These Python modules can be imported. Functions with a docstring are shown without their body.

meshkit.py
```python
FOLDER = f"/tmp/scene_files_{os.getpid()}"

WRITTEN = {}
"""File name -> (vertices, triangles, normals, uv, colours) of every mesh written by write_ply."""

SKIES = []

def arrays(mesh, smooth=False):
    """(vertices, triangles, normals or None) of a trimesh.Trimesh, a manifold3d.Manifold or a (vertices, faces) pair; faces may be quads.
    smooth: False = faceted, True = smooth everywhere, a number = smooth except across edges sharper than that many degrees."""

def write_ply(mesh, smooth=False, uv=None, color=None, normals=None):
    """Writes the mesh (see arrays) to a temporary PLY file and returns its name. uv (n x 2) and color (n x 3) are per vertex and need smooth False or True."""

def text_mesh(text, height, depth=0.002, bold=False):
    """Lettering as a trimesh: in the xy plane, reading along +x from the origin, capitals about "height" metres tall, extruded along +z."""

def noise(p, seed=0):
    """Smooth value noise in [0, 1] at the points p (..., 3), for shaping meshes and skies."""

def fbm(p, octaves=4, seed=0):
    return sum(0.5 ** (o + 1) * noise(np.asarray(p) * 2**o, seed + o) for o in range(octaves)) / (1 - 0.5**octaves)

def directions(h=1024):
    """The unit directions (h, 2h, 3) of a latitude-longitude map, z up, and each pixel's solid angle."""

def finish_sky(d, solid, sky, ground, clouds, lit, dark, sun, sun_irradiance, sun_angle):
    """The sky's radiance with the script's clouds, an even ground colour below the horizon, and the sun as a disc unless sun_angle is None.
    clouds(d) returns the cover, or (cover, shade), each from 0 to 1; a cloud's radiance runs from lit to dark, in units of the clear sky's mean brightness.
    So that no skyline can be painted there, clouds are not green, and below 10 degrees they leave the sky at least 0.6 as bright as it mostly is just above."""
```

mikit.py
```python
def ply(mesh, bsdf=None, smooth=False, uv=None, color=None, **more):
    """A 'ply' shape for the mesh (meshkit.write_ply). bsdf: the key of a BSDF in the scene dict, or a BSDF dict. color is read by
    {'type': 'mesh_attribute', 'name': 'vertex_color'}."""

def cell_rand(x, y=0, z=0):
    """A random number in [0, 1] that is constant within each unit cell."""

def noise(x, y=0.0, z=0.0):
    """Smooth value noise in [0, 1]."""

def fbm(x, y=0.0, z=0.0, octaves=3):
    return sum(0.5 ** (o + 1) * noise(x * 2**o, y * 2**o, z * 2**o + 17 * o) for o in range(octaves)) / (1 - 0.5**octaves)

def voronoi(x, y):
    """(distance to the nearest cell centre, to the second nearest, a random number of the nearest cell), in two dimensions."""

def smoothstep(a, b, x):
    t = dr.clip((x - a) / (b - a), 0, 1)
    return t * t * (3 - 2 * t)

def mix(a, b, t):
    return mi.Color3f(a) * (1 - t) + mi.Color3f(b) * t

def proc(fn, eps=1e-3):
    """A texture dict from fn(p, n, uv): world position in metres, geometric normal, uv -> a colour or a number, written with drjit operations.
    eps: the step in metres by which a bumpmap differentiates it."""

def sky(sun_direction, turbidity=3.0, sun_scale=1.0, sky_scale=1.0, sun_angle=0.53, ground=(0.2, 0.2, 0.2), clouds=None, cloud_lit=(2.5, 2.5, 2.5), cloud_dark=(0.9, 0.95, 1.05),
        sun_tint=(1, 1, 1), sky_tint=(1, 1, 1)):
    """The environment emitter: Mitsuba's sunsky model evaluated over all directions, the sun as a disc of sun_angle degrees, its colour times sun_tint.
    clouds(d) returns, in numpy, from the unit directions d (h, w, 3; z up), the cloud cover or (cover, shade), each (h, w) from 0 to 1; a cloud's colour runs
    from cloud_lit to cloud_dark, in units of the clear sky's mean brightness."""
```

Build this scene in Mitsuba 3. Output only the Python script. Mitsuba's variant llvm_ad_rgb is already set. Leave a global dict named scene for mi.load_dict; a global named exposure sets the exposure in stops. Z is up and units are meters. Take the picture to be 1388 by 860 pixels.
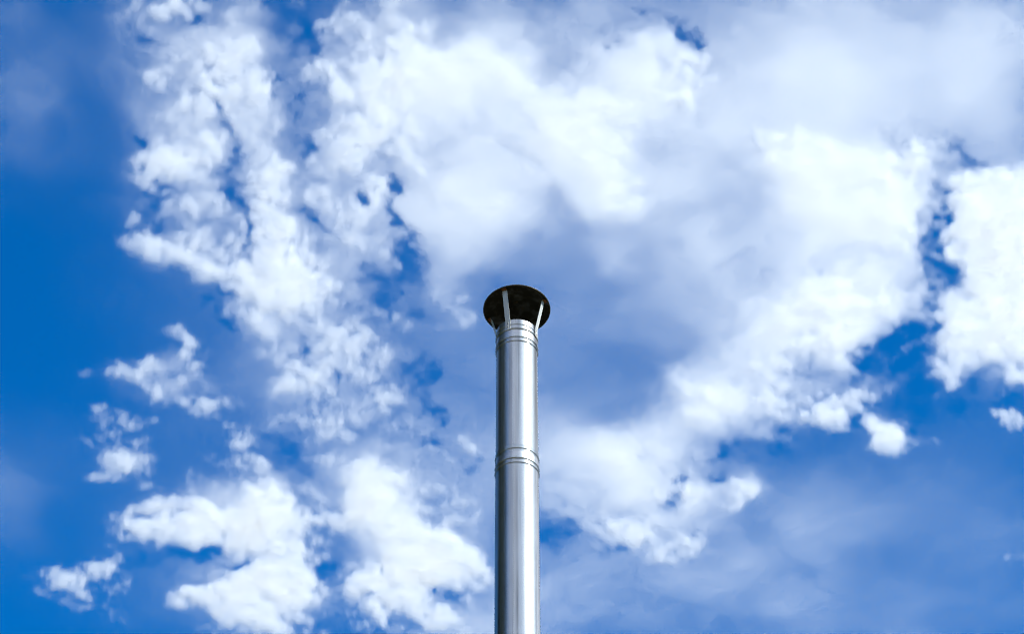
import math
import numpy as np
import trimesh
import drjit as dr
import mitsuba as mi
import mikit
from scipy import ndimage

scene, labels = {}, {}
T = mi.ScalarTransform4f
PI = math.pi

# ------------------------------------------------------------------ camera, daylight, exposure
EYE = np.array([0.0, 0.0, 1.6])
PITCH = math.radians(42.8)
FOV = math.degrees(2 * math.atan(694 / 2900))
scene['camera'] = {
    'type': 'perspective', 'fov': FOV, 'fov_axis': 'x', 'near_clip': 0.1, 'far_clip': 12000.0,
    'to_world': T().look_at(origin=EYE.tolist(), target=(EYE + [0, math.cos(PITCH), math.sin(PITCH)]).tolist(), up=[0, 0, 1]),
}
SUN_EL, SUN_AZ = math.radians(40.0), math.radians(64.0)        # azimuth counted from straight behind the viewer towards the right
SUN = (math.cos(SUN_EL) * math.sin(SUN_AZ), -math.cos(SUN_EL) * math.cos(SUN_AZ), math.sin(SUN_EL))
exposure = 2.78

# the cloud deck stands CLOUD_Z above the eye; a part of it straight ahead is a real volume, the rest of the sky carries the same kind of cloud
CLOUD_Z = 1000.0
GX0, GX1, GY0, GY1 = -560.0, 560.0, 660.0, 1660.0
GROUND = (0.085, 0.07, 0.045)


def far_clouds(d):
    import meshkit
    z = np.maximum(d[..., 2], 0.12)
    x, y = d[..., 0] / z * CLOUD_Z, d[..., 1] / z * CLOUD_Z
    p = np.stack([x / 420.0, y / 420.0, 0 * x + 3.7], -1)
    n = meshkit.fbm(p, 6, seed=5)
    big = meshkit.fbm(p * 0.33 + 11.3, 2, seed=9)
    clear = (0.5 - 0.5 * np.tanh((x + 900.0) / 500.0)) * (0.5 + 0.5 * np.tanh((y - 200.0) / 500.0))           # the sky clears towards the left, as in the photograph
    cover = np.clip((n + 0.6 * (big - 0.5) - 0.42 - 0.35 * clear) / 0.2, 0, 1)
    inside = np.clip(1 - np.maximum(np.abs(x) - 470, np.maximum(740 - y, y - 1570)) / 110.0, 0, 1)   # where the volume stands
    cover = cover * (1 - inside) * np.clip((d[..., 2] - 0.05) / 0.15, 0, 1)
    shade = np.clip((meshkit.fbm(p * 1.7 + 4.1, 4, seed=2) - 0.4) * 2.2, 0, 1)
    return cover, shade


scene['daylight'] = mikit.sky(SUN, turbidity=2.6, ground=GROUND, clouds=far_clouds, cloud_lit=(4.6, 4.8, 5.1), cloud_dark=(2.2, 2.5, 3.0),
                              sun_tint=(0.65, 0.865, 1.20), sky_tint=(0.003, 0.455, 0.84))

# ------------------------------------------------------------------ ground
def proc_ground(p, n, uv):
    a = mikit.fbm(p.x * 0.9, p.y * 0.9, 0.0, 4)
    b = mikit.fbm(p.x * 14.0, p.y * 14.0, 2.0, 3)
    return mikit.mix((0.095, 0.065, 0.032), (0.055, 0.06, 0.025), mikit.smoothstep(0.35, 0.65, a)) * (0.65 + 0.7 * b)


scene['mat_ground'] = {'type': 'diffuse', 'reflectance': mikit.proc(proc_ground)}
s = 6000.0
scene['ground'] = mikit.ply(trimesh.Trimesh([[-s, -s, 0], [s, -s, 0], [s, s, 0], [-s, s, 0]], [[0, 1, 2], [0, 2, 3]], process=False), 'mat_ground')
labels['ground'] = {'label': 'dry brown grass ground around the foot of the steel chimney', 'category': 'ground', 'kind': 'structure'}

# ------------------------------------------------------------------ tall dark trees to the left of the chimney, outside the picture but mirrored in the steel
def leaf_tone(p, n, uv):
    a = mikit.fbm(p.x * 1.7, p.y * 1.7, p.z * 1.7, 3)
    return mikit.mix((0.012, 0.022, 0.008), (0.035, 0.055, 0.018), a)


scene['mat_leaf'] = {'type': 'twosided', 'bsdf': {'type': 'diffuse', 'reflectance': mikit.proc(leaf_tone)}}
scene['mat_bark'] = {'type': 'diffuse', 'reflectance': {'type': 'rgb', 'value': [0.09, 0.07, 0.05]}}


def poplar(key, x, y, h, r, seed):
    g = np.random.default_rng(seed)
    n = 26000
    u = g.random(n)
    prof = np.minimum(1, np.sqrt(np.minimum(u / 0.12, 1))) * np.sqrt(np.clip((1.02 - u) / 0.35, 0, 1)).clip(0, 1)
    a = g.random(n) * 2 * PI
    rad = r * prof * np.sqrt(g.random(n)) * (0.85 + 0.3 * np.sin(3 * a + u * 25 + seed))
    c = np.stack([x + rad * np.cos(a), y + rad * np.sin(a), 1.6 + u * (h - 1.6)], -1)
    t = g.normal(size=(n, 3, 3)) * 0.13
    v = (c[:, None] + t).reshape(-1, 3)
    scene[key + '__crown'] = mikit.ply(trimesh.Trimesh(v, np.arange(3 * n).reshape(-1, 3), process=False), 'mat_leaf')
    tr = trimesh.creation.cone(radius=0.32, height=h * 0.95, sections=14)
    tr.apply_translation([x, y, 0])
    scene[key + '__trunk'] = mikit.ply(tr, 'mat_bark', smooth=40)


for i, (x, y, h, r) in enumerate(((-8.3, 9.6, 26.0, 2.1), (-9.3, 12.8, 28.0, 2.3), (-8.8, 6.9, 26.0, 1.9))):
    key = 'poplar_tree' + (f'_{i:03d}' if i else '')
    poplar(key, x, y, h, r, 31 + i)
    labels[key] = {'label': ('middle poplar of the row of three left of the chimney', 'farthest poplar of the row of three left of the chimney', 'nearest poplar of the row of three left of the chimney')[i], 'category': 'tree', 'group': 'poplar trees left of the chimney'}

# ------------------------------------------------------------------ clouds: a thin broken deck, built as a volume
CELL, ZCELL, NZ = 1.0, 1.0, 17
NX, NY = int((GX1 - GX0) / CELL), int((GY1 - GY0) / CELL)
rng = np.random.default_rng(7)
# each row: centre x, y, half-axes a, b (metres on the deck), turn in degrees, amount
PUFFS = [
    (-201.8, 811.4, 32.5, 22.8, -168, 0.67), (-171.3, 837.0, 34.9, 22.1, 99, 0.71), (-157.5, 857.4, 41.2, 12.7, 92, 0.71), (-214.7, 845.7, 20.2, 17.4, -138, 0.53),
    (-221.4, 863.4, 21.4, 17.6, 114, 0.57), (-208.7, 890.5, 31.1, 22.6, 104, 0.71), (-208.3, 928.0, 32.3, 25.5, 103, 0.71), (-222.3, 947.4, 23.3, 18.6, 109, 0.64),
    (-202.7, 963.8, 30.2, 21.3, 102, 0.60), (-234.5, 931.2, 14.4, 12.5, -128, 0.50), (-257.2, 995.5, 13.1, 11.4, 134, 0.60), (-245.3, 997.5, 17.4, 12.0, 104, 0.57),
    (-223.8, 1001.0, 28.5, 23.6, 89, 0.57), (-197.7, 1007.9, 31.6, 21.8, 101, 0.57), (-212.6, 1032.5, 27.8, 15.4, -147, 0.46), (-182.3, 1001.0, 34.6, 14.6, 97, 0.50),
    (-250.9, 896.6, 8.1, 4.0, -122, 0.35), (-252.3, 931.2, 7.5, 2.8, -118, 0.32), (-179.3, 872.3, 27.2, 15.8, 99, 0.60), (-161.2, 899.7, 28.0, 14.7, 97, 0.71),
    (-157.5, 937.6, 35.6, 17.8, 96, 0.71), (-155.3, 980.5, 33.9, 17.3, 96, 0.71), (-151.7, 1014.9, 35.1, 19.6, 96, 0.67), (-168.9, 1043.2, 29.1, 22.2, 102, 0.60),
    (-176.5, 1072.5, 29.9, 20.1, 99, 0.53), (-147.6, 1057.7, 29.4, 22.4, 100, 0.60), (-129.0, 1043.2, 25.3, 19.8, 100, 0.60), (-133.2, 805.8, 11.0, 6.7, -3, 0.50),
    (-107.8, 819.9, 22.7, 17.6, 99, 0.64), (-119.9, 869.3, 20.4, 18.0, -160, 0.67), (-96.7, 860.4, 35.6, 22.5, 95, 0.60), (-110.8, 906.0, 22.1, 20.5, 118, 0.67),
    (-119.3, 931.2, 16.8, 15.7, -33, 0.64), (-100.2, 924.8, 19.2, 16.3, 101, 0.67), (-116.1, 953.9, 21.6, 19.5, -17, 0.67), (-110.3, 977.1, 19.7, 18.4, -132, 0.67),
    (-93.1, 970.4, 26.8, 14.4, 94, 0.67), (-99.8, 1007.9, 24.5, 21.9, 105, 0.60), (-85.1, 1007.9, 27.8, 13.7, 93, 0.57), (-89.5, 896.6, 30.9, 23.0, 96, 0.57),
    (-109.5, 1050.5, 18.2, 12.5, 96, 0.53), (-76.5, 811.4, 26.6, 25.0, -21, 0.57), (-69.4, 854.5, 47.1, 27.0, 93, 0.57), (-71.8, 915.3, 37.8, 20.9, 93, 0.57),
    (-52.2, 1057.7, 19.0, 14.0, 93, 0.53), (-73.8, 1098.8, 19.1, 13.7, 83, 0.57), (-40.2, 1087.4, 30.1, 15.3, 92, 0.28), (-161.5, 1106.4, 27.0, 20.4, 101, 0.53),
    (-135.2, 1098.8, 30.6, 22.9, 99, 0.50), (-109.4, 1095.0, 34.2, 17.9, 94, 0.53), (-100.7, 1125.7, 31.3, 20.7, 95, 0.51), (-132.9, 1141.5, 31.9, 23.4, 98, 0.47),
    (-162.3, 1149.5, 28.1, 15.7, 96, 0.39), (-157.1, 1186.1, 33.3, 21.3, 97, 0.41), (-130.6, 1190.2, 33.4, 21.4, 96, 0.44), (-97.6, 1169.7, 28.6, 21.2, 96, 0.47),
    (-127.3, 1224.0, 25.8, 19.0, 97, 0.41), (-83.1, 1207.0, 33.8, 18.9, 93, 0.43), (-73.8, 1250.1, 31.1, 24.5, 85, 0.39), (-51.1, 1224.0, 27.1, 17.2, -118, 0.35),
    (-44.2, 1285.8, 31.8, 28.0, 95, 0.55), (-53.5, 1322.8, 28.7, 27.9, -33, 0.50), (-148.1, 1250.1, 30.9, 16.5, 95, 0.35), (-154.0, 1294.9, 27.6, 19.6, 98, 0.30),
    (-88.1, 1076.2, 13.5, 12.6, 110, 0.43), (-29.3, 1215.5, 17.6, 6.9, 107, 0.60), (-236.0, 1106.4, 16.4, 10.1, -134, 0.35), (-264.7, 1129.7, 18.6, 15.5, 74, 0.64),
    (-256.8, 1149.5, 23.7, 15.9, -151, 0.71), (-226.2, 1133.6, 23.8, 13.4, 99, 0.71), (-225.9, 1169.7, 18.4, 12.4, 96, 0.71), (-242.4, 1161.5, 16.0, 12.0, -9, 0.64),
    (-298.2, 1145.5, 8.2, 6.5, -163, 0.25), (-207.1, 1177.8, 12.7, 9.1, 148, 0.43), (-294.9, 1177.8, 12.8, 10.6, -113, 0.53), (-277.9, 1190.2, 18.6, 15.8, 98, 0.50),
    (-294.8, 1215.5, 17.3, 14.9, 98, 0.46), (-275.3, 1232.6, 22.9, 15.7, 148, 0.53), (-297.7, 1237.0, 15.8, 13.4, -25, 0.50), (-309.0, 1258.9, 11.2, 9.5, 125, 0.43),
    (-273.6, 1263.3, 12.3, 8.8, -8, 0.35), (-313.5, 1213.8, 7.9, 5.7, -134, 0.28), (-195.2, 1211.2, 20.5, 12.9, 99, 0.60), (-205.5, 1245.7, 19.0, 17.2, -139, 0.48),
    (-189.4, 1250.1, 16.0, 13.1, 105, 0.46), (-228.4, 1228.3, 10.5, 7.5, 103, 0.35), (-236.1, 1258.9, 12.6, 9.8, 106, 0.46), (-216.9, 1250.1, 12.4, 8.7, 101, 0.35),
    (-295.9, 1327.5, 20.9, 15.4, 126, 0.70), (-266.3, 1318.1, 28.3, 21.0, 121, 0.95), (-233.6, 1304.1, 29.9, 22.3, 104, 1.00), (-244.6, 1327.5, 28.9, 24.1, -15, 1.00),
    (-195.7, 1290.4, 31.2, 20.1, 99, 1.00), (-207.1, 1322.8, 30.3, 22.5, 102, 1.00), (-180.4, 1308.8, 27.9, 14.1, 96, 0.95), (-177.7, 1346.5, 33.7, 21.7, 98, 0.90),
    (-171.9, 1385.5, 34.9, 20.4, 96, 0.80), (-192.8, 1390.4, 35.1, 23.3, 99, 0.95), (-221.1, 1410.5, 41.9, 27.4, 136, 0.95), (-254.2, 1415.6, 25.8, 14.8, 134, 0.80),
    (-212.0, 1441.3, 36.4, 30.9, -14, 0.95), (-163.4, 1431.0, 31.1, 23.7, 100, 0.55), (-150.2, 1322.8, 28.2, 14.2, 95, 0.50), (-362.0, 1385.5, 23.8, 20.4, -114, 0.62),
    (-333.5, 1390.4, 30.8, 28.5, 79, 0.62), (-309.6, 1365.8, 19.8, 13.7, 143, 0.50), (-324.4, 1431.0, 29.1, 16.9, -115, 0.35), (-117.8, 1250.1, 19.5, 17.5, 106, 0.71),
    (-104.5, 1258.9, 28.4, 19.9, 95, 0.71), (-120.0, 1290.4, 31.1, 22.4, 96, 1.00), (-97.8, 1294.9, 34.9, 23.6, 95, 1.00), (-85.0, 1327.5, 37.8, 25.1, 94, 1.00),
    (-68.7, 1356.1, 34.9, 28.8, 95, 1.00), (-45.8, 1365.8, 27.3, 24.3, 96, 1.00), (-34.3, 1370.7, 21.6, 17.4, 92, 0.85), (-101.8, 1385.5, 28.1, 26.6, 118, 0.95),
    (-119.6, 1390.4, 22.0, 17.5, 98, 0.90), (-85.3, 1415.6, 35.7, 29.6, 97, 1.00), (-62.6, 1451.8, 30.1, 23.1, -2, 0.95), (-31.8, 1400.4, 25.1, 14.7, 91, 0.60),
    (-116.2, 1441.3, 31.3, 20.9, 95, 0.55), (-44.8, 860.4, 27.1, 20.7, -2, 0.16), (-15.3, 854.5, 24.8, 23.5, -5, 0.19), (-34.0, 890.5, 32.2, 30.6, -10, 0.12),
    (11.8, 866.3, 27.2, 26.8, 13, 0.23), (2.8, 890.5, 29.9, 27.6, 0, 0.22), (34.7, 878.3, 30.2, 27.4, 84, 0.24), (44.6, 909.1, 37.5, 27.8, 87, 0.24),
    (21.5, 921.6, 32.8, 31.7, 10, 0.20), (57.7, 884.4, 36.5, 22.9, 87, 0.24), (79.8, 866.3, 27.0, 24.8, 73, 0.24), (102.2, 860.4, 29.7, 18.0, 85, 0.62),
    (87.0, 828.4, 15.6, 14.2, 14, 0.62), (64.7, 953.9, 32.8, 23.8, 86, 0.62), (50.9, 970.4, 24.1, 23.2, 22, 0.20), (79.7, 970.4, 17.1, 16.4, 40, 0.55),
    (-6.6, 947.4, 37.9, 32.6, -1, 0.14), (-44.2, 934.4, 32.2, 28.2, 96, 0.11), (-37.1, 819.9, 22.7, 22.0, 111, 0.10), (97.1, 893.6, 27.8, 24.5, 11, 0.20),
    (123.3, 906.0, 16.5, 15.3, 28, 0.14), (66.9, 1018.4, 17.7, 17.0, 59, 0.13), (36.1, 953.9, 28.6, 26.2, 6, 0.19), (176.4, 928.0, 25.8, 18.6, 79, 0.55),
    (173.8, 950.6, 20.3, 18.4, 53, 0.22), (196.5, 940.9, 30.4, 27.2, 51, 0.65), (228.4, 931.2, 26.2, 20.7, 70, 0.65), (253.2, 940.9, 29.7, 20.9, 74, 0.62),
    (224.8, 980.5, 37.4, 32.7, 28, 0.24), (190.3, 973.8, 33.8, 23.8, 79, 0.23), (254.6, 987.3, 37.8, 19.1, 80, 0.62), (244.4, 1021.9, 33.0, 28.4, 57, 0.23),
    (209.9, 1021.9, 35.9, 29.1, 71, 0.23), (220.5, 1072.5, 36.5, 32.3, 29, 0.65), (257.4, 1065.1, 33.6, 22.3, 77, 0.62), (183.7, 1057.7, 44.2, 29.9, 80, 0.18),
    (189.3, 1118.0, 39.7, 35.3, 61, 0.23), (219.5, 1110.2, 32.6, 29.2, 42, 0.65), (156.5, 1095.0, 38.1, 22.9, 83, 0.17), (144.9, 1149.5, 32.2, 23.5, 81, 0.22),
    (138.7, 1173.7, 24.7, 18.5, 81, 0.65), (172.8, 1169.7, 29.1, 26.0, 64, 0.23), (199.0, 1165.6, 25.3, 22.9, 50, 0.59), (159.7, 1207.0, 25.6, 21.4, 75, 0.19),
    (122.0, 1207.0, 33.9, 24.2, 83, 0.18), (113.0, 1241.3, 39.3, 27.4, 84, 0.17), (68.5, 1224.0, 38.7, 27.2, 86, 0.16), (86.2, 1258.9, 35.6, 33.0, 74, 0.17),
    (53.3, 1267.8, 31.3, 27.7, 84, 0.14), (98.9, 1294.9, 23.2, 22.1, 55, 0.14), (121.8, 953.9, 39.5, 19.0, 85, 0.13), (149.2, 1001.0, 41.6, 29.1, 81, 0.14),
    (158.0, 1050.5, 29.3, 24.7, 74, 0.14), (282.6, 1065.1, 15.2, 12.2, 66, 0.45), (89.2, 1198.6, 42.0, 26.8, 86, 0.12), (229.9, 1182.0, 28.7, 18.4, -154, 0.90),
    (242.7, 1177.8, 18.3, 13.1, 76, 0.85), (273.1, 1207.0, 20.3, 17.8, 33, 1.00), (282.3, 1215.5, 14.5, 12.7, 44, 1.00), (266.0, 1215.5, 12.2, 9.6, 71, 0.90),
    (306.7, 1215.5, 10.8, 9.2, 52, 0.35), (274.6, 1118.0, 23.3, 14.5, 80, 0.40), (264.6, 1161.5, 16.4, 11.4, 76, 0.30), (137.1, 1276.8, 25.3, 13.9, 85, 0.85),
    (170.9, 1281.3, 18.3, 15.5, 74, 0.75), (155.1, 1294.9, 20.3, 16.7, 77, 0.50), (185.7, 1258.9, 23.1, 21.2, 44, 0.20), (94.6, 1327.5, 29.0, 27.8, 39, 0.55),
    (135.4, 1341.7, 24.0, 20.0, 79, 0.50), (65.7, 1313.4, 23.1, 14.4, -135, 0.50), (112.7, 1346.5, 13.5, 11.4, 80, 0.50), (232.0, 1251.8, 9.6, 7.3, 126, 0.30),
    (306.8, 980.5, 31.1, 21.2, 73, 0.95), (323.8, 967.1, 34.2, 23.3, 71, 1.00), (322.1, 1014.9, 39.6, 28.6, 70, 1.00), (296.5, 1007.9, 21.2, 12.0, 77, 0.80),
    (325.4, 1065.1, 41.4, 27.1, 74, 1.00), (311.0, 1102.6, 27.4, 20.0, 71, 0.95), (310.6, 1133.6, 22.1, 15.5, -146, 0.90), (338.0, 1110.2, 35.6, 25.1, 71, 0.95),
    (349.4, 1072.5, 60.3, 19.9, 79, 0.95), (337.9, 1141.5, 18.9, 10.6, -141, 0.70), (363.9, 1186.1, 17.7, 8.7, -132, 0.70), (360.1, 1133.6, 17.1, 14.4, 44, 0.70),
    (364.4, 1198.6, 7.7, 5.7, 13, 0.40), (388.2, 1360.9, 11.9, 6.8, 76, 0.25),
]
GAPS = [
    (-219.6, 831.2, 9.8, 5.7, -143, 0.95), (-192.5, 818.7, 8.6, 5.5, 124, 0.95), (-138.0, 811.4, 12.4, 6.1, 96, 0.80), (-129.6, 828.4, 19.3, 6.7, 89, 1.00),
    (-120.8, 848.6, 9.0, 3.7, 81, 0.90), (-146.1, 861.6, 4.9, 4.4, 121, 0.85), (-128.8, 866.3, 6.0, 4.5, 100, 0.60), (-149.9, 875.3, 7.3, 3.6, 96, 0.60),
    (-132.8, 890.5, 12.3, 4.6, 95, 0.70), (-129.8, 919.1, 13.9, 4.2, 91, 0.95), (-112.8, 828.4, 5.7, 3.5, 96, 0.50), (-184.1, 884.4, 7.4, 4.1, 98, 0.70),
    (-178.4, 863.4, 4.6, 3.5, -9, 0.40), (-177.2, 957.2, 22.3, 6.7, 93, 1.00), (-174.4, 994.1, 17.6, 4.4, 90, 0.95), (-178.6, 921.6, 15.3, 3.7, 96, 0.60),
    (-233.5, 980.5, 11.4, 10.0, 74, 0.95), (-238.2, 960.5, 9.1, 5.0, -132, 0.60), (-236.3, 909.1, 12.1, 6.7, 90, 0.60), (-129.2, 987.3, 15.4, 5.6, 78, 1.00),
    (-119.0, 1001.0, 8.8, 5.5, -163, 0.70), (-100.5, 973.8, 6.7, 4.8, 96, 0.80), (-86.7, 916.6, 6.3, 3.7, 94, 0.40), (-78.1, 957.2, 10.3, 5.8, 84, 1.00),
    (-72.7, 977.1, 13.0, 5.0, 80, 1.00), (-66.7, 1011.4, 19.2, 8.0, 84, 1.00), (-78.8, 1032.5, 10.9, 9.9, -11, 0.90), (-94.3, 1046.8, 17.5, 14.4, -6, 0.95),
    (-78.4, 1021.9, 14.1, 5.9, 93, 0.70), (-90.3, 1068.8, 16.3, 10.1, 94, 0.90), (-81.0, 1087.4, 15.1, 5.1, 93, 0.80), (-65.3, 1076.2, 11.6, 6.5, -130, 0.70),
    (-108.5, 1032.5, 6.9, 4.3, -2, 0.50), (-64.6, 1133.6, 18.4, 10.7, 86, 0.85), (-57.8, 1169.7, 25.8, 7.5, 86, 0.80), (-73.1, 1153.5, 10.6, 9.6, -10, 0.70),
    (-91.4, 1149.5, 6.4, 4.2, 94, 0.40), (-79.6, 1186.1, 7.5, 6.6, -8, 0.50), (-29.6, 1241.3, 17.9, 10.5, -131, 0.80), (-146.9, 1118.0, 15.1, 3.7, 85, 0.60),
    (-122.9, 1149.5, 16.8, 3.3, 81, 0.50), (-140.0, 1169.7, 9.8, 5.3, 95, 0.50), (-115.5, 1207.0, 7.6, 6.7, -12, 0.40), (-59.1, 1215.5, 11.8, 6.3, -143, 0.50),
    (-129.4, 1087.4, 7.5, 4.1, 95, 0.40), (-194.5, 1076.2, 12.0, 6.0, 97, 0.60), (-202.8, 1057.7, 12.1, 7.3, -3, 0.70), (-167.4, 1215.5, 21.4, 10.8, 96, 0.80),
    (-161.2, 1241.3, 17.6, 13.6, 101, 0.60), (-250.6, 1356.1, 29.7, 13.2, 169, 1.00), (-280.1, 1360.9, 23.3, 15.4, -6, 0.80), (-213.7, 1362.9, 19.3, 6.1, 135, 0.70),
    (-147.9, 1375.6, 13.8, 5.8, 94, 0.60), (-220.5, 1285.8, 7.3, 5.5, 103, 0.50), (-101.5, 1380.5, 7.9, 2.9, 93, 0.30), (-55.6, 1410.5, 29.6, 16.2, -1, 0.55),
    (105.1, 818.7, 16.5, 9.1, 97, 0.62), (113.2, 835.8, 6.9, 4.0, 84, 0.50), (92.7, 809.7, 7.9, 4.5, 1, 0.50), (76.5, 810.9, 7.0, 3.9, 1, 0.45),
    (58.4, 837.0, 6.4, 4.8, 105, 0.50), (288.2, 929.3, 12.0, 7.7, -140, 0.55), (279.9, 961.8, 17.6, 8.4, 74, 0.75), (276.9, 1001.0, 37.7, 12.7, 86, 0.85),
    (290.9, 1036.1, 27.7, 12.7, 77, 0.97), (277.5, 1046.8, 11.7, 4.9, 80, 0.60), (291.2, 1072.5, 13.6, 8.9, 75, 0.85), (276.6, 1095.0, 16.0, 13.1, 127, 1.00),
    (257.5, 1125.7, 20.6, 18.4, 83, 1.00), (285.6, 1141.5, 28.9, 14.5, 79, 1.00), (244.2, 1145.5, 9.8, 8.2, 66, 0.80), (291.2, 1182.0, 17.5, 15.1, 49, 0.90),
    (346.4, 1145.5, 12.6, 9.3, -130, 0.70), (355.1, 1165.6, 13.1, 8.7, -148, 0.85), (326.0, 1165.6, 12.4, 10.6, 38, 0.80), (171.2, 1215.5, 24.5, 6.0, 134, 0.60),
    (158.6, 1228.3, 16.3, 7.5, 130, 0.80), (125.4, 1267.8, 17.9, 6.7, 86, 0.70), (124.2, 1294.9, 11.4, 10.8, 33, 0.80), (155.3, 1258.9, 8.9, 5.5, 83, 0.50),
    (192.9, 1215.5, 23.2, 15.9, 136, 0.80), (116.2, 1304.1, 11.1, 9.0, 81, 0.50), (37.2, 1304.1, 19.7, 12.7, -133, 0.90), (32.1, 1336.9, 21.5, 15.2, -117, 0.80),
    (81.1, 1346.5, 14.4, 11.5, 4, 0.50), (254.1, 1201.9, 11.4, 5.0, 91, 0.90),
]
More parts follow.
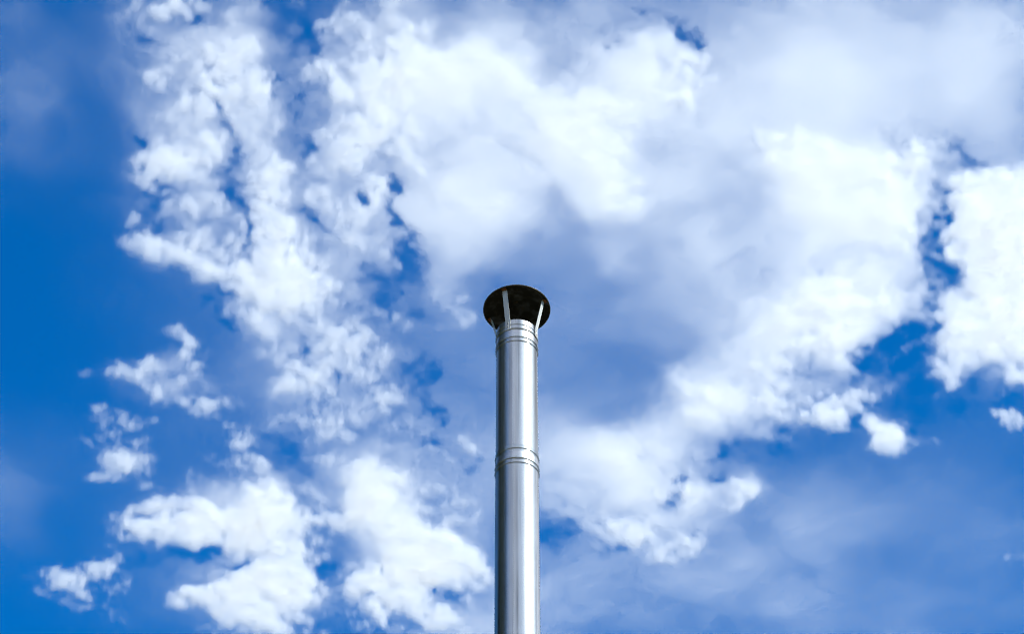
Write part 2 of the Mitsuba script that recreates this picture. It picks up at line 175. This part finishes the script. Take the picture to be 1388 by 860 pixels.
VEILS = [
    (29.4, 837.0, 58.0, 40.4, 1, 0.30), (158.8, 837.0, 89.4, 51.8, 3, 0.41), (249.6, 848.6, 91.1, 69.1, 12, 0.45), (186.0, 884.4, 55.2, 36.4, 5, 0.30),
    (-19.6, 837.0, 49.1, 40.4, -1, 0.45), (293.3, 896.6, 46.0, 38.9, 49, 0.30), (290.7, 825.5, 37.8, 32.0, 36, 0.38), (-35.8, 987.3, 61.2, 38.7, 92, 0.26),
    (12.7, 1007.9, 62.5, 53.8, 89, 0.13), (3.0, 1079.9, 67.2, 60.9, 90, 0.07), (64.0, 1079.9, 60.0, 55.6, 77, 0.03), (102.6, 1043.2, 65.0, 49.7, 83, 0.12),
    (127.4, 967.1, 66.8, 38.2, 84, 0.50), (81.3, 1133.6, 64.0, 61.5, 50, 0.05), (40.5, 1182.0, 66.2, 63.8, 73, 0.10), (-23.3, 1165.6, 73.1, 37.0, 91, 0.10),
    (25.3, 1250.1, 52.8, 49.5, 84, 0.17), (135.5, 1087.4, 60.4, 30.5, 85, 0.12), (143.1, 921.6, 33.6, 30.9, 32, 0.50), (97.3, 940.9, 38.9, 23.6, 85, 0.40),
    (-38.0, 1102.6, 45.9, 25.7, 92, 0.07), (-61.6, 890.5, 73.6, 41.3, 93, 0.50), (91.8, 1400.4, 117.8, 60.3, 1, 0.20), (177.8, 1370.7, 87.6, 68.2, 7, 0.19),
    (33.4, 1431.0, 62.0, 59.5, 79, 0.15), (229.1, 1304.1, 75.8, 66.0, 63, 0.10), (333.0, 1441.3, 96.2, 51.8, 3, 0.11), (361.9, 1322.8, 77.2, 55.4, 71, 0.05),
    (-32.3, 1441.3, 52.0, 47.9, 95, 0.40), (-30.2, 1285.8, 81.8, 33.6, 91, 0.20), (-302.6, 875.3, 27.9, 19.9, 110, 0.11), (-307.2, 902.8, 44.5, 27.1, 105, 0.07),
    (-296.8, 814.2, 18.8, 15.8, -35, 0.07), (-383.6, 1258.9, 60.8, 22.6, 94, 0.06), (-383.1, 1304.1, 61.7, 20.7, 91, 0.04), (-346.3, 1232.6, 44.1, 26.8, 105, 0.02),
    (-269.4, 837.0, 27.5, 22.4, -20, 0.03), (-188.8, 1182.0, 99.6, 58.3, 98, 0.04), (-134.4, 1165.6, 114.1, 68.6, 96, 0.06), (-229.9, 1380.5, 84.6, 76.3, -34, 0.06),
    (-181.4, 1043.2, 61.6, 55.9, -32, 0.04), (-120.8, 1304.1, 111.3, 89.9, 99, 0.05), (-288.5, 1250.1, 80.2, 48.9, 102, 0.02), (-206.2, 909.1, 138.5, 50.7, 97, 0.05),
    (313.7, 1304.1, 152.1, 120.6, 67, 0.03), (104.2, 1072.5, 52.1, 34.5, 105, 0.12),
]
BANKS = [
    (-42.6, 866.3, 31.8, 29.8, -10, 0.76), (2.7, 872.3, 41.0, 33.0, 0, 0.66), (39.8, 902.8, 43.5, 37.0, 85, 0.95), (75.5, 872.3, 37.0, 35.4, 37, 0.95),
    (21.6, 928.0, 46.9, 38.3, 1, 0.66), (-25.0, 902.8, 43.5, 41.6, 99, 0.57), (69.7, 960.5, 29.8, 26.2, 81, 0.85), (-44.5, 947.4, 39.1, 28.4, 93, 0.47),
    (-61.0, 872.3, 48.1, 22.7, 92, 0.47), (97.0, 848.6, 27.4, 25.9, 32, 0.47), (118.5, 902.8, 28.8, 27.0, 47, 0.38), (182.0, 937.6, 29.6, 25.4, 67, 0.85),
    (224.8, 940.9, 38.5, 31.8, 16, 0.95), (256.7, 967.1, 40.5, 25.9, 77, 0.57), (222.3, 1001.0, 45.4, 40.0, 29, 0.85), (188.9, 1007.9, 49.0, 29.1, 81, 0.47),
    (225.5, 1072.5, 47.6, 42.5, 38, 0.95), (256.2, 1036.1, 43.4, 24.5, 79, 0.57), (184.1, 1118.0, 47.3, 40.7, 69, 0.76), (216.8, 1133.6, 33.1, 29.8, 46, 0.57),
    (146.3, 1169.7, 37.0, 31.5, 75, 0.95), (179.2, 1182.0, 32.2, 24.6, 7, 0.47), (112.1, 1224.0, 43.2, 37.9, 77, 0.57), (74.9, 1250.1, 44.8, 43.2, 43, 0.47),
    (114.8, 1276.8, 27.1, 22.2, 81, 0.28), (316.4, 980.5, 42.0, 32.5, 65, 0.85), (323.0, 1050.5, 52.0, 34.2, 73, 0.95), (321.3, 1102.6, 33.2, 28.4, 41, 0.57),
    (344.3, 1043.2, 73.2, 24.5, 79, 0.57), (-202.5, 837.0, 37.3, 33.1, -36, 0.38), (-167.4, 842.8, 40.9, 22.2, 98, 0.52), (-160.4, 890.5, 49.2, 16.0, 96, 0.45),
    (-206.8, 915.3, 50.8, 27.7, 99, 0.52), (-157.6, 967.1, 60.1, 21.5, 95, 0.45), (-206.0, 994.1, 36.0, 32.3, 135, 0.30), (-102.3, 878.3, 54.5, 27.3, 94, 0.45),
    (-106.5, 953.9, 39.5, 23.7, 95, 0.45), (-147.6, 1057.7, 44.5, 39.6, 112, 0.30), (-105.1, 1014.9, 35.1, 29.3, 100, 0.22), (-121.9, 1133.6, 71.1, 51.9, 97, 0.26),
    (-73.2, 1232.6, 52.0, 32.7, 93, 0.19), (-98.2, 1304.1, 55.5, 28.2, 93, 0.47), (-72.0, 1370.7, 49.0, 34.8, 94, 0.57), (-223.2, 1313.4, 45.8, 36.9, -11, 0.47),
    (-203.4, 1410.5, 47.8, 40.1, -13, 0.47), (187.4, 854.5, 67.8, 41.1, 4, 0.24), (-35.8, 987.3, 40.8, 29.0, 92, 0.24), (-35.7, 980.5, 40.6, 38.5, 101, 0.45),
    (2.9, 973.8, 33.6, 26.8, 0, 0.40), (61.9, 1014.9, 24.6, 20.9, 5, 0.30), (128.8, 987.3, 47.7, 24.1, 85, 0.25), (153.0, 1050.5, 51.0, 24.9, 84, 0.35),
    (-46.5, 1028.9, 28.4, 14.8, 92, 0.20), (-107.7, 1267.8, 35.9, 27.7, 97, 0.60), (-99.4, 1332.2, 38.0, 28.5, 96, 0.50), (-72.0, 1370.7, 39.2, 29.0, 94, 0.50),
    (-235.1, 1318.1, 34.3, 26.0, -8, 0.60), (-196.9, 1304.1, 32.6, 22.4, 100, 0.50), (-203.4, 1410.5, 37.0, 34.0, 136, 0.50), (-245.8, 1145.5, 25.9, 17.7, -163, 0.50),
    (276.0, 1208.7, 16.8, 14.7, 30, 0.80), (316.1, 1007.9, 42.7, 28.6, 73, 0.60), (327.9, 1079.9, 32.7, 27.8, 39, 0.50), (-42.4, 857.4, 21.7, 18.9, -4, 0.85),
    (-1.8, 866.3, 23.6, 19.1, -0, 0.85), (44.6, 909.1, 38.8, 31.5, 86, 0.85), (62.3, 884.4, 27.4, 22.9, 84, 0.85), (85.9, 851.5, 23.6, 20.1, 80, 0.85),
    (64.9, 960.5, 23.8, 20.0, 83, 0.85), (21.3, 902.8, 27.8, 24.8, 3, 0.85), (173.8, 950.6, 17.3, 14.9, 68, 0.85), (196.5, 940.9, 20.7, 18.6, 38, 0.85),
    (229.2, 937.6, 23.3, 20.1, 24, 0.85), (220.0, 980.5, 31.7, 27.6, 25, 0.85), (247.4, 987.3, 30.3, 19.1, 78, 0.85), (228.9, 1057.7, 37.6, 30.3, 13, 0.85),
    (213.1, 1098.8, 29.3, 26.3, 36, 0.85), (138.7, 1173.7, 24.7, 16.9, 83, 0.85), (74.1, 1228.3, 25.9, 20.7, 85, 0.85), (184.1, 1118.0, 31.4, 25.5, 74, 0.85),
    (315.1, 987.3, 35.4, 27.9, 63, 0.85), (324.2, 1057.7, 41.3, 29.3, 71, 0.85), (344.3, 1043.2, 51.3, 19.6, 78, 0.85), (-78.0, 1375.6, 39.4, 29.1, 94, 0.85),
    (-102.5, 1276.8, 36.1, 20.0, 94, 0.85), (-196.1, 1294.9, 27.7, 20.1, 101, 0.85), (-237.9, 1318.1, 28.8, 24.0, -15, 0.85), (-202.5, 1400.4, 30.6, 26.1, 109, 0.85),
    (58.6, 1258.9, 49.8, 44.2, 6, 0.50), (104.5, 1294.9, 39.6, 36.4, 16, 0.45), (94.8, 1332.2, 34.3, 23.6, 2, 0.30), (138.2, 1294.9, 32.3, 27.9, 76, 0.35),
    (170.5, 1276.8, 23.3, 21.5, 48, 0.30), (24.9, 1215.5, 51.1, 27.1, 89, 0.20), (189.3, 872.3, 63.9, 35.9, 3, 0.20),
]


def lattice2(scale):
    sx,sy=int((GX1-GX0)/scale)+4,int((GY1-GY0)/scale)+4
    g=rng.random((sy,sx)); yy,xx=np.mgrid[0:NY,0:NX]*CELL/scale+1
    return ndimage.map_coordinates(g,[yy,xx],order=3,mode='reflect')
def fbm2(scale,octaves,gain=.5):
    t,a,s=0,1.,0
    for o in range(octaves):
        t=t+a*(lattice2(scale/2**o)-.5); s+=a*a; a*=gain
    return t/np.sqrt(s)/.24     # about unit variance
def blobs(rows,X,Y,power):
    keep=np.ones_like(X)
    for cx,cy,a,b,ang,amp in rows:
        m=2.2*max(a,b)
        i0,i1=int(max(0,(cy-m-GY0)/CELL)),int(max(0,(cy+m-GY0)/CELL)); j0,j1=int(max(0,(cx-m-GX0)/CELL)),int(max(0,(cx+m-GX0)/CELL))
        x,y=X[i0:i1,j0:j1]-cx,Y[i0:i1,j0:j1]-cy; c,s=np.cos(np.radians(ang)),np.sin(np.radians(ang))
        r2=((x*c+y*s)/a)**2+((y*c-x*s)/b)**2
        keep[i0:i1,j0:j1]*=1-amp*np.exp(-r2**(power/2))
    return 1-keep
def field(PUFF, HOLE, VEIL, BANK):
    Y,X=np.mgrid[0:NY,0:NX]*CELL+CELL/2; X=X+GX0; Y=Y+GY0
    wx, wy = fbm2(24, 6, .6), fbm2(24, 6, .6)
    Xw,Yw=X + 3.6 * wx, Y + 4.8 * wy
    P=blobs(PUFF,Xw,Yw,2.6); Hh=blobs(HOLE,Xw,Yw,2.4)
    n = fbm2(34, 7, .70)
    b, b2 = np.abs(fbm2(20, 4, .55)), np.abs(fbm2(8, 4, .6))
    lump = 1 - .5 * b - .35 * b2
    Hh = np.clip(Hh + (.14 * n + .26 * fbm2(11, 5, .68)) * 4 * Hh * (1 - Hh), 0, 1)
    c = P ** 1.5 * (1 - Hh)
    e = 4 * c * (1 - c) + .45 * c
    d = c + .17 * n * e + .42 * (lump - .32) * e
    soft = np.clip((d - .04) / 1.08, 0, 1) ** 2.1
    soft = soft * np.clip(1 + .45 * fbm2(6, 4, .7) * (1 - soft), 0, 3)
    veil = bank = 0
    for row in VEIL:
        veil = veil + blobs([row[:5] + (1.,)], Xw, Yw, 2) * row[5]
    for row in BANK:
        bank = bank + blobs([row[:5] + (1.,)], Xw, Yw, 2.4) * row[5]
    veil = veil * (1 - .93 * Hh) * np.clip(1 + .2 * fbm2(60, 5, .6), .2, 2)
    bank = bank * (1 - Hh) * np.clip(1 + .26 * fbm2(45, 6, .6) + .2 * (lump - .32), .15, 2)
    return X, Y, soft, veil, bank, Hh


def cloud_grid():
    X, Y, soft, veil, bank, gap = field(PUFFS, GAPS, VEILS, BANKS)
    tau = TAU_PUFF * soft + TAU_VEIL * veil + TAU_BANK * bank
    tau = 2.3 * (1 - np.exp(-tau / 1.9))                       # optical depth straight through the deck
    edge = np.clip(np.minimum(np.minimum(X - GX0, GX1 - X), np.minimum(Y - GY0, GY1 - Y)) / 60.0, 0, 1)
    tau = tau * edge
    body = np.clip(soft * 1.2 + bank * 0.25, 0, 1)
    half_up = 1.8 + 5.2 * np.sqrt(body) + 0.9 * np.clip(fbm2(8, 3), -2, 2) * soft
    half_dn = 1.8 + 2.8 * np.sqrt(body) + 0.7 * np.clip(fbm2(10, 3), -2, 2) * soft
    z = (np.arange(NZ) + 0.5) * ZCELL - NZ * ZCELL * 0.42
    dens = np.zeros((NZ, NY, NX), np.float32)
    for k, zk in enumerate(z):
        r = np.where(zk > 0, zk / half_up, -zk / half_dn)
        dens[k] = np.clip(1 - r * r, 0, 1)
    lump = 0
    for sc, am in ((14.0, 1.0), (7.0, 0.6), (3.5, 0.36)):
        g = rng.random((int(NZ * ZCELL / sc) + 4, int(NY * CELL / sc) + 4, int(NX * CELL / sc) + 4)).astype(np.float32)
        zz, yy, xx = (np.arange(n) * c / sc + 1 for n, c in ((NZ, ZCELL), (NY, CELL), (NX, CELL)))
        m = g
        for ax, q in enumerate((zz, yy, xx)):
            i = np.floor(q).astype(int)
            t = (q - i).astype(np.float32)
            t = t * t * (3 - 2 * t)
            sh = [1, 1, 1]
            sh[ax] = -1
            t = t.reshape(sh)
            m = np.take(m, i, ax) * (1 - t) + np.take(m, i + 1, ax) * t
        lump = lump + am * (m - 0.5)
    dens *= np.clip(1 + 1.5 * lump * np.clip(0.15 + 1.3 * soft, 0, 1), 0.05, 3)
    total = dens.sum(0) * ZCELL
    dens *= (tau / np.maximum(total, 1e-3))[None]
    return np.minimum(dens, 0.8).astype(np.float32), z


TAU_PUFF, TAU_VEIL, TAU_BANK = 1.3, 0.65, 0.6
grid, z = cloud_grid()
z0 = EYE[2] + CLOUD_Z + z[0] - ZCELL / 2
scene['cloud_air'] = {
    'type': 'heterogeneous', 'albedo': 0.998, 'phase': {'type': 'hg', 'g': 0.35},
    'sigma_t': {'type': 'gridvolume', 'grid': mi.VolumeGrid(np.ascontiguousarray(grid[..., None])), 'filter_type': 'trilinear', 'wrap_mode': 'clamp',
                'to_world': T().translate([GX0, GY0, z0]).scale([NX * CELL, NY * CELL, NZ * ZCELL])},
}
scene['cloud_sheet'] = {
    'type': 'cube', 'bsdf': {'type': 'null'}, 'interior': {'type': 'ref', 'id': 'cloud_air'},
    'to_world': T().translate([(GX0 + GX1) / 2, (GY0 + GY1) / 2, z0 + NZ * ZCELL / 2]).scale([NX * CELL / 2 - 0.01, NY * CELL / 2 - 0.01, NZ * ZCELL / 2 - 0.01]),
}
labels['cloud_sheet'] = {'label': 'broken white clouds with blue gaps spread across the sky behind the chimney', 'category': 'cloud', 'kind': 'stuff'}

# ------------------------------------------------------------------ chimney
def steel_tone(p, n, uv):
    # faint drawn streaks along the tube and a little rain film
    a = mikit.fbm(uv.x * 46.0, p.z * 0.5, 1.0, 3)
    b = mikit.fbm(uv.x * 14.0, p.z * 3.0, 5.0, 3)
    return mi.Color3f(0.68, 0.67, 0.665) * mikit.smoothstep(0.0, 1.0, 0.42 + 0.95 * (a - 0.32) + 0.35 * b)


def steel_rough(p, n, uv):
    return 0.03 + 0.06 * mikit.fbm(uv.x * 60.0, p.z * 1.3, 9.0, 3)


STEEL = {'type': 'roughconductor', 'material': 'none', 'distribution': 'ggx', 'specular_reflectance': mikit.proc(steel_tone)}
scene['mat_steel'] = {'type': 'blendbsdf', 'weight': 0.42, 'polished': {**STEEL, 'alpha_u': mikit.proc(steel_rough), 'alpha_v': 0.22},
                      'brushed': {**STEEL, 'alpha_u': 0.22, 'alpha_v': 0.38}}
scene['mat_band'] = {'type': 'roughconductor', 'material': 'none', 'distribution': 'ggx', 'alpha_u': 0.15, 'alpha_v': 0.2, 'specular_reflectance': mikit.proc(steel_tone)}
scene['mat_bright'] = {'type': 'twosided', 'bsdf': {'type': 'principled', 'base_color': {'type': 'rgb', 'value': [0.58, 0.55, 0.50]}, 'metallic': 0.25, 'roughness': 0.5}}


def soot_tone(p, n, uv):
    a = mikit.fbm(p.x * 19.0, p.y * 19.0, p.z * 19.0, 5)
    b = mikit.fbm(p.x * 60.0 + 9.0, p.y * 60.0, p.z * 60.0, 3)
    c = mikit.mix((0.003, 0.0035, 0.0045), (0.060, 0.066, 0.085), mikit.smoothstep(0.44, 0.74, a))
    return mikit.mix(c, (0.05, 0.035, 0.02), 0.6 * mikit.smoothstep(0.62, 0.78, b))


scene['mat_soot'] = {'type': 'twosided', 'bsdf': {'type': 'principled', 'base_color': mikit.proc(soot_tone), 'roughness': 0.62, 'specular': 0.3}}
scene['mat_rust'] = {'type': 'twosided', 'bsdf': {'type': 'principled', 'base_color': {'type': 'rgb', 'value': [0.22, 0.075, 0.02]}, 'roughness': 0.7}}
scene['mat_dark_steel'] = {'type': 'twosided', 'bsdf': {'type': 'principled', 'base_color': {'type': 'rgb', 'value': [0.10, 0.085, 0.06]}, 'roughness': 0.45, 'metallic': 0.8}}
scene['mat_concrete'] = {'type': 'diffuse', 'reflectance': {'type': 'rgb', 'value': [0.34, 0.33, 0.31]}}


def lathe(profile, n=240, wobble=0.0, seed=0):
    """A turned shell from (radius, z) rows, with u round the axis and v up it; wobble: small out-of-round, in metres."""
    pr = np.asarray(profile, float)
    th = np.linspace(0, 2 * PI, n + 1) + PI / 2
    r = np.random.default_rng(seed)
    k = np.arange(2, 19)
    am, ph = r.normal(size=len(k)) / k ** 1.15, r.random(len(k)) * 2 * PI
    am2, ph2 = r.normal(size=len(k)) / k ** 1.15, r.random(len(k)) * 2 * PI
    w = (am[:, None] * np.cos(k[:, None] * th[None] + ph[:, None])).sum(0) * wobble
    w2 = (am2[:, None] * np.cos(k[:, None] * th[None] + ph2[:, None])).sum(0) * wobble * 0.7
    R = pr[:, :1] + w[None] + w2[None] * np.sin(pr[:, 1:] * 3.1 + seed)
    v = np.stack([R * np.cos(th), R * np.sin(th), np.repeat(pr[:, 1:], n + 1, 1)], -1).reshape(-1, 3)
    i, j = np.meshgrid(np.arange(len(pr) - 1), np.arange(n), indexing='ij')
    a = (i * (n + 1) + j).ravel()
    f = np.stack([a, a + 1, a + n + 2, a + n + 1], 1)
    f = np.vstack([f[:, [0, 1, 2]], f[:, [0, 2, 3]]])
    ln = np.concatenate([[0], np.cumsum(np.linalg.norm(np.diff(pr, axis=0), axis=1))])
    uv = np.stack(np.broadcast_arrays(np.linspace(0, 1, n + 1)[None], ln[:, None]), -1).reshape(-1, 2)
    return trimesh.Trimesh(v, f, process=False), uv


def bead(z, r, h, out, n=9):
    """Profile rows of a rolled bead: from z - h to z + h, standing out by `out`."""
    t = np.linspace(0, PI, n)
    return [(r + out * math.sin(a), z - h * math.cos(a)) for a in t]


AX, AY = 0.0294, 9.6855                                        # the tube's axis
R = 0.125
TOP = 10.438
CHIMNEY = 'chimney'


def part(key, mesh, mat, uv=None, smooth=True, at=(AX, AY, 0)):
    k, n = key, 0
    while k in scene:
        n += 1
        k = f'{key}_{n:03d}'
    m = mesh.copy()
    m.apply_translation(at)
    scene[k] = mikit.ply(m, mat, smooth=smooth, uv=uv)
    return k


labels[CHIMNEY] = {'label': 'tall round stainless steel chimney flue with a dark conical rain cap on four struts', 'category': 'chimney'}


def shell(key, rows, mat, wobble=0.0, seed=0):
    m, uv = lathe(rows, wobble=wobble, seed=seed)
    return part(key, m, mat, uv=uv)


# the short top piece: open rim rolled over, two beads
rows = [(R - 0.012, 10.20), (R - 0.012, TOP - 0.006), (R - 0.009, TOP - 0.001), (R - 0.004, TOP), (R - 0.0005, TOP - 0.002), (R, TOP - 0.006)]
rows += bead(10.396, R, 0.006, 0.0045)[::-1] + bead(10.362, R, 0.0075, 0.0065)[::-1] + [(R, 10.352), (R, 10.285)]
k = shell(CHIMNEY + '__pipe_section', rows[::-1], 'mat_steel', 0.0008, 3)
joints = [10.2615] + [9.3208 - 1.42 * i for i in range(7)]
for i, zj in enumerate(joints):
    low = joints[i + 1] + 0.062 if i + 1 < len(joints) else 0.02
    if low < 0.02:
        low = 0.02
    rows = [(R, low)]
    if low > 0.1:                                              # a bead near its lower end, over the next joint
        rows += [(R, low + 0.004)] + bead(low + 0.0442, R, 0.0065, 0.005) + [(R, low + 0.056), (R + 0.0022, low + 0.067), (R + 0.0022, low + 0.069), (R, low + 0.0705)]
    zs = np.linspace(low + 0.1, zj - 0.03, 14)
    rows += [(R, q) for q in zs] + bead(zj, R, 0.006, 0.0055) + [(R, zj + 0.012), (R - 0.001, zj + 0.03)]
    shell(CHIMNEY + '__pipe_section', rows, 'mat_steel', 0.0011, 11 + i)
    # the locking band that holds the joint: a flat hoop with a rolled lower edge
    zb = zj + 0.0335
    b = [(R + 0.0005, zb - 0.009)] + bead(zb, R + 0.0008, 0.0065, 0.005) + [(R + 0.0018, zb + 0.010), (R + 0.0022, zb + 0.024), (R + 0.0018, zb + 0.046), (R + 0.0004, zb + 0.0475)]
    shell(CHIMNEY + '__locking_band', b, 'mat_band', 0.0004, 40 + i)
    if zj < 1.0:
        break
part(CHIMNEY + '__base_plate', trimesh.creation.cylinder(radius=0.23, height=0.02, sections=48, transform=trimesh.transformations.translation_matrix([0, 0, 0.012])), 'mat_dark_steel', smooth=30)

# rain cap: a shallow cone, leaning a little towards the viewer
RIM, RIM_Z, RISE, LEAN = 0.2055, 10.6267, 0.080, math.radians(5.0)
TILT = trimesh.transformations.translation_matrix([0, 0, RIM_Z]) @ trimesh.transformations.rotation_matrix(-LEAN, [1, 0, 0])


def cone_z(r):
    return RISE * (1 - r / RIM)


def capped(rows, n=160, seed=0, wobble=0.0):
    m, uv = lathe(rows, n=n, wobble=wobble, seed=seed)
    m.apply_transform(TILT)
    return m, uv


r_ = np.linspace(0.004, RIM, 14)
m, uv = capped([(q, cone_z(q) + 0.004) for q in r_[::-1]], seed=2)
part(CHIMNEY + '__rain_cap', m, 'mat_bright', uv=uv)
m, uv = capped([(q, cone_z(q) - 0.0012 * math.sin(q * 90)) for q in np.linspace(0.003, RIM - 0.002, 40)], seed=2, wobble=0.0001)
k = part(CHIMNEY + '__rain_cap__soot_lining', m, 'mat_soot', uv=uv)
labels[k] = {'label': 'soot blackened underside of the rain cap'}
t = np.linspace(0, 2 * PI, 13)
m, uv = capped([(RIM + 0.0032 * math.cos(a), 0.002 + 0.0040 * math.sin(a)) for a in t])
part(CHIMNEY + '__rain_cap__rolled_rim', m, 'mat_dark_steel', uv=uv)
m = trimesh.creation.icosphere(subdivisions=2, radius=0.008)
m.apply_transform(TILT @ trimesh.transformations.translation_matrix([0, 0, RISE - 0.004]))
part(CHIMNEY + '__rain_cap__rivet', m, 'mat_dark_steel')


def strap(path, width, thick):
    """A flat bar bent along (radius, z) points in the x-z plane, `width` across."""
    p = np.asarray(path, float)
    d = np.gradient(p, axis=0)
    d /= np.linalg.norm(d, axis=1, keepdims=True)
    nrm = np.stack([d[:, 1], -d[:, 0]], 1) * thick / 2
    poly = np.vstack([p + nrm, (p - nrm)[::-1]])
    from shapely.geometry import Polygon
    m = trimesh.creation.extrude_polygon(Polygon(poly), width, engine='earcut')
    v = m.vertices.copy()
    m.vertices = np.stack([v[:, 0], v[:, 2] - width / 2, v[:, 1]], 1)
    m.fix_normals()
    return m


FOOT, HEAD = 0.1292, 0.176
for i, az in enumerate((-25, 67, 153, 243)):                    # from the near side, towards the right
    a = math.radians(az)
    ux, uy = math.sin(a), -math.cos(a)
    head_z = RIM_Z + math.sin(LEAN) * HEAD * -uy + cone_z(HEAD) - 0.003
    path = [(FOOT, 10.352), (FOOT, 10.415), (FOOT + 0.0025, 10.43), (HEAD - 0.003, head_z - 0.018), (HEAD, head_z - 0.008)]
    spin = trimesh.transformations.rotation_matrix(a - PI / 2, [0, 0, 1])
    m = strap(path, 0.032, 0.0028)
    m.apply_transform(spin)
    k = part(CHIMNEY + '__strut', m, 'mat_bright', smooth=False)
    m = strap([(q + 0.0022, w) for q, w in path], 0.007, 0.0024)
    m.apply_transform(spin)
    part(k + '__rib', m, 'mat_bright', smooth=False)
    m = strap([(HEAD, head_z - 0.0081), (HEAD + 0.002, head_z - 0.003), (HEAD + 0.020, head_z - 0.008)], 0.0285, 0.003)
    m.apply_transform(spin)
    part(k + '__mounting_tab', m, 'mat_rust', smooth=False)
    for zr in (10.372, 10.402):
        m = trimesh.creation.icosphere(subdivisions=2, radius=0.0052)
        m.apply_transform(spin @ trimesh.transformations.translation_matrix([FOOT + 0.0008, 0, zr]))
        part(k + '__rivet', m, 'mat_dark_steel')
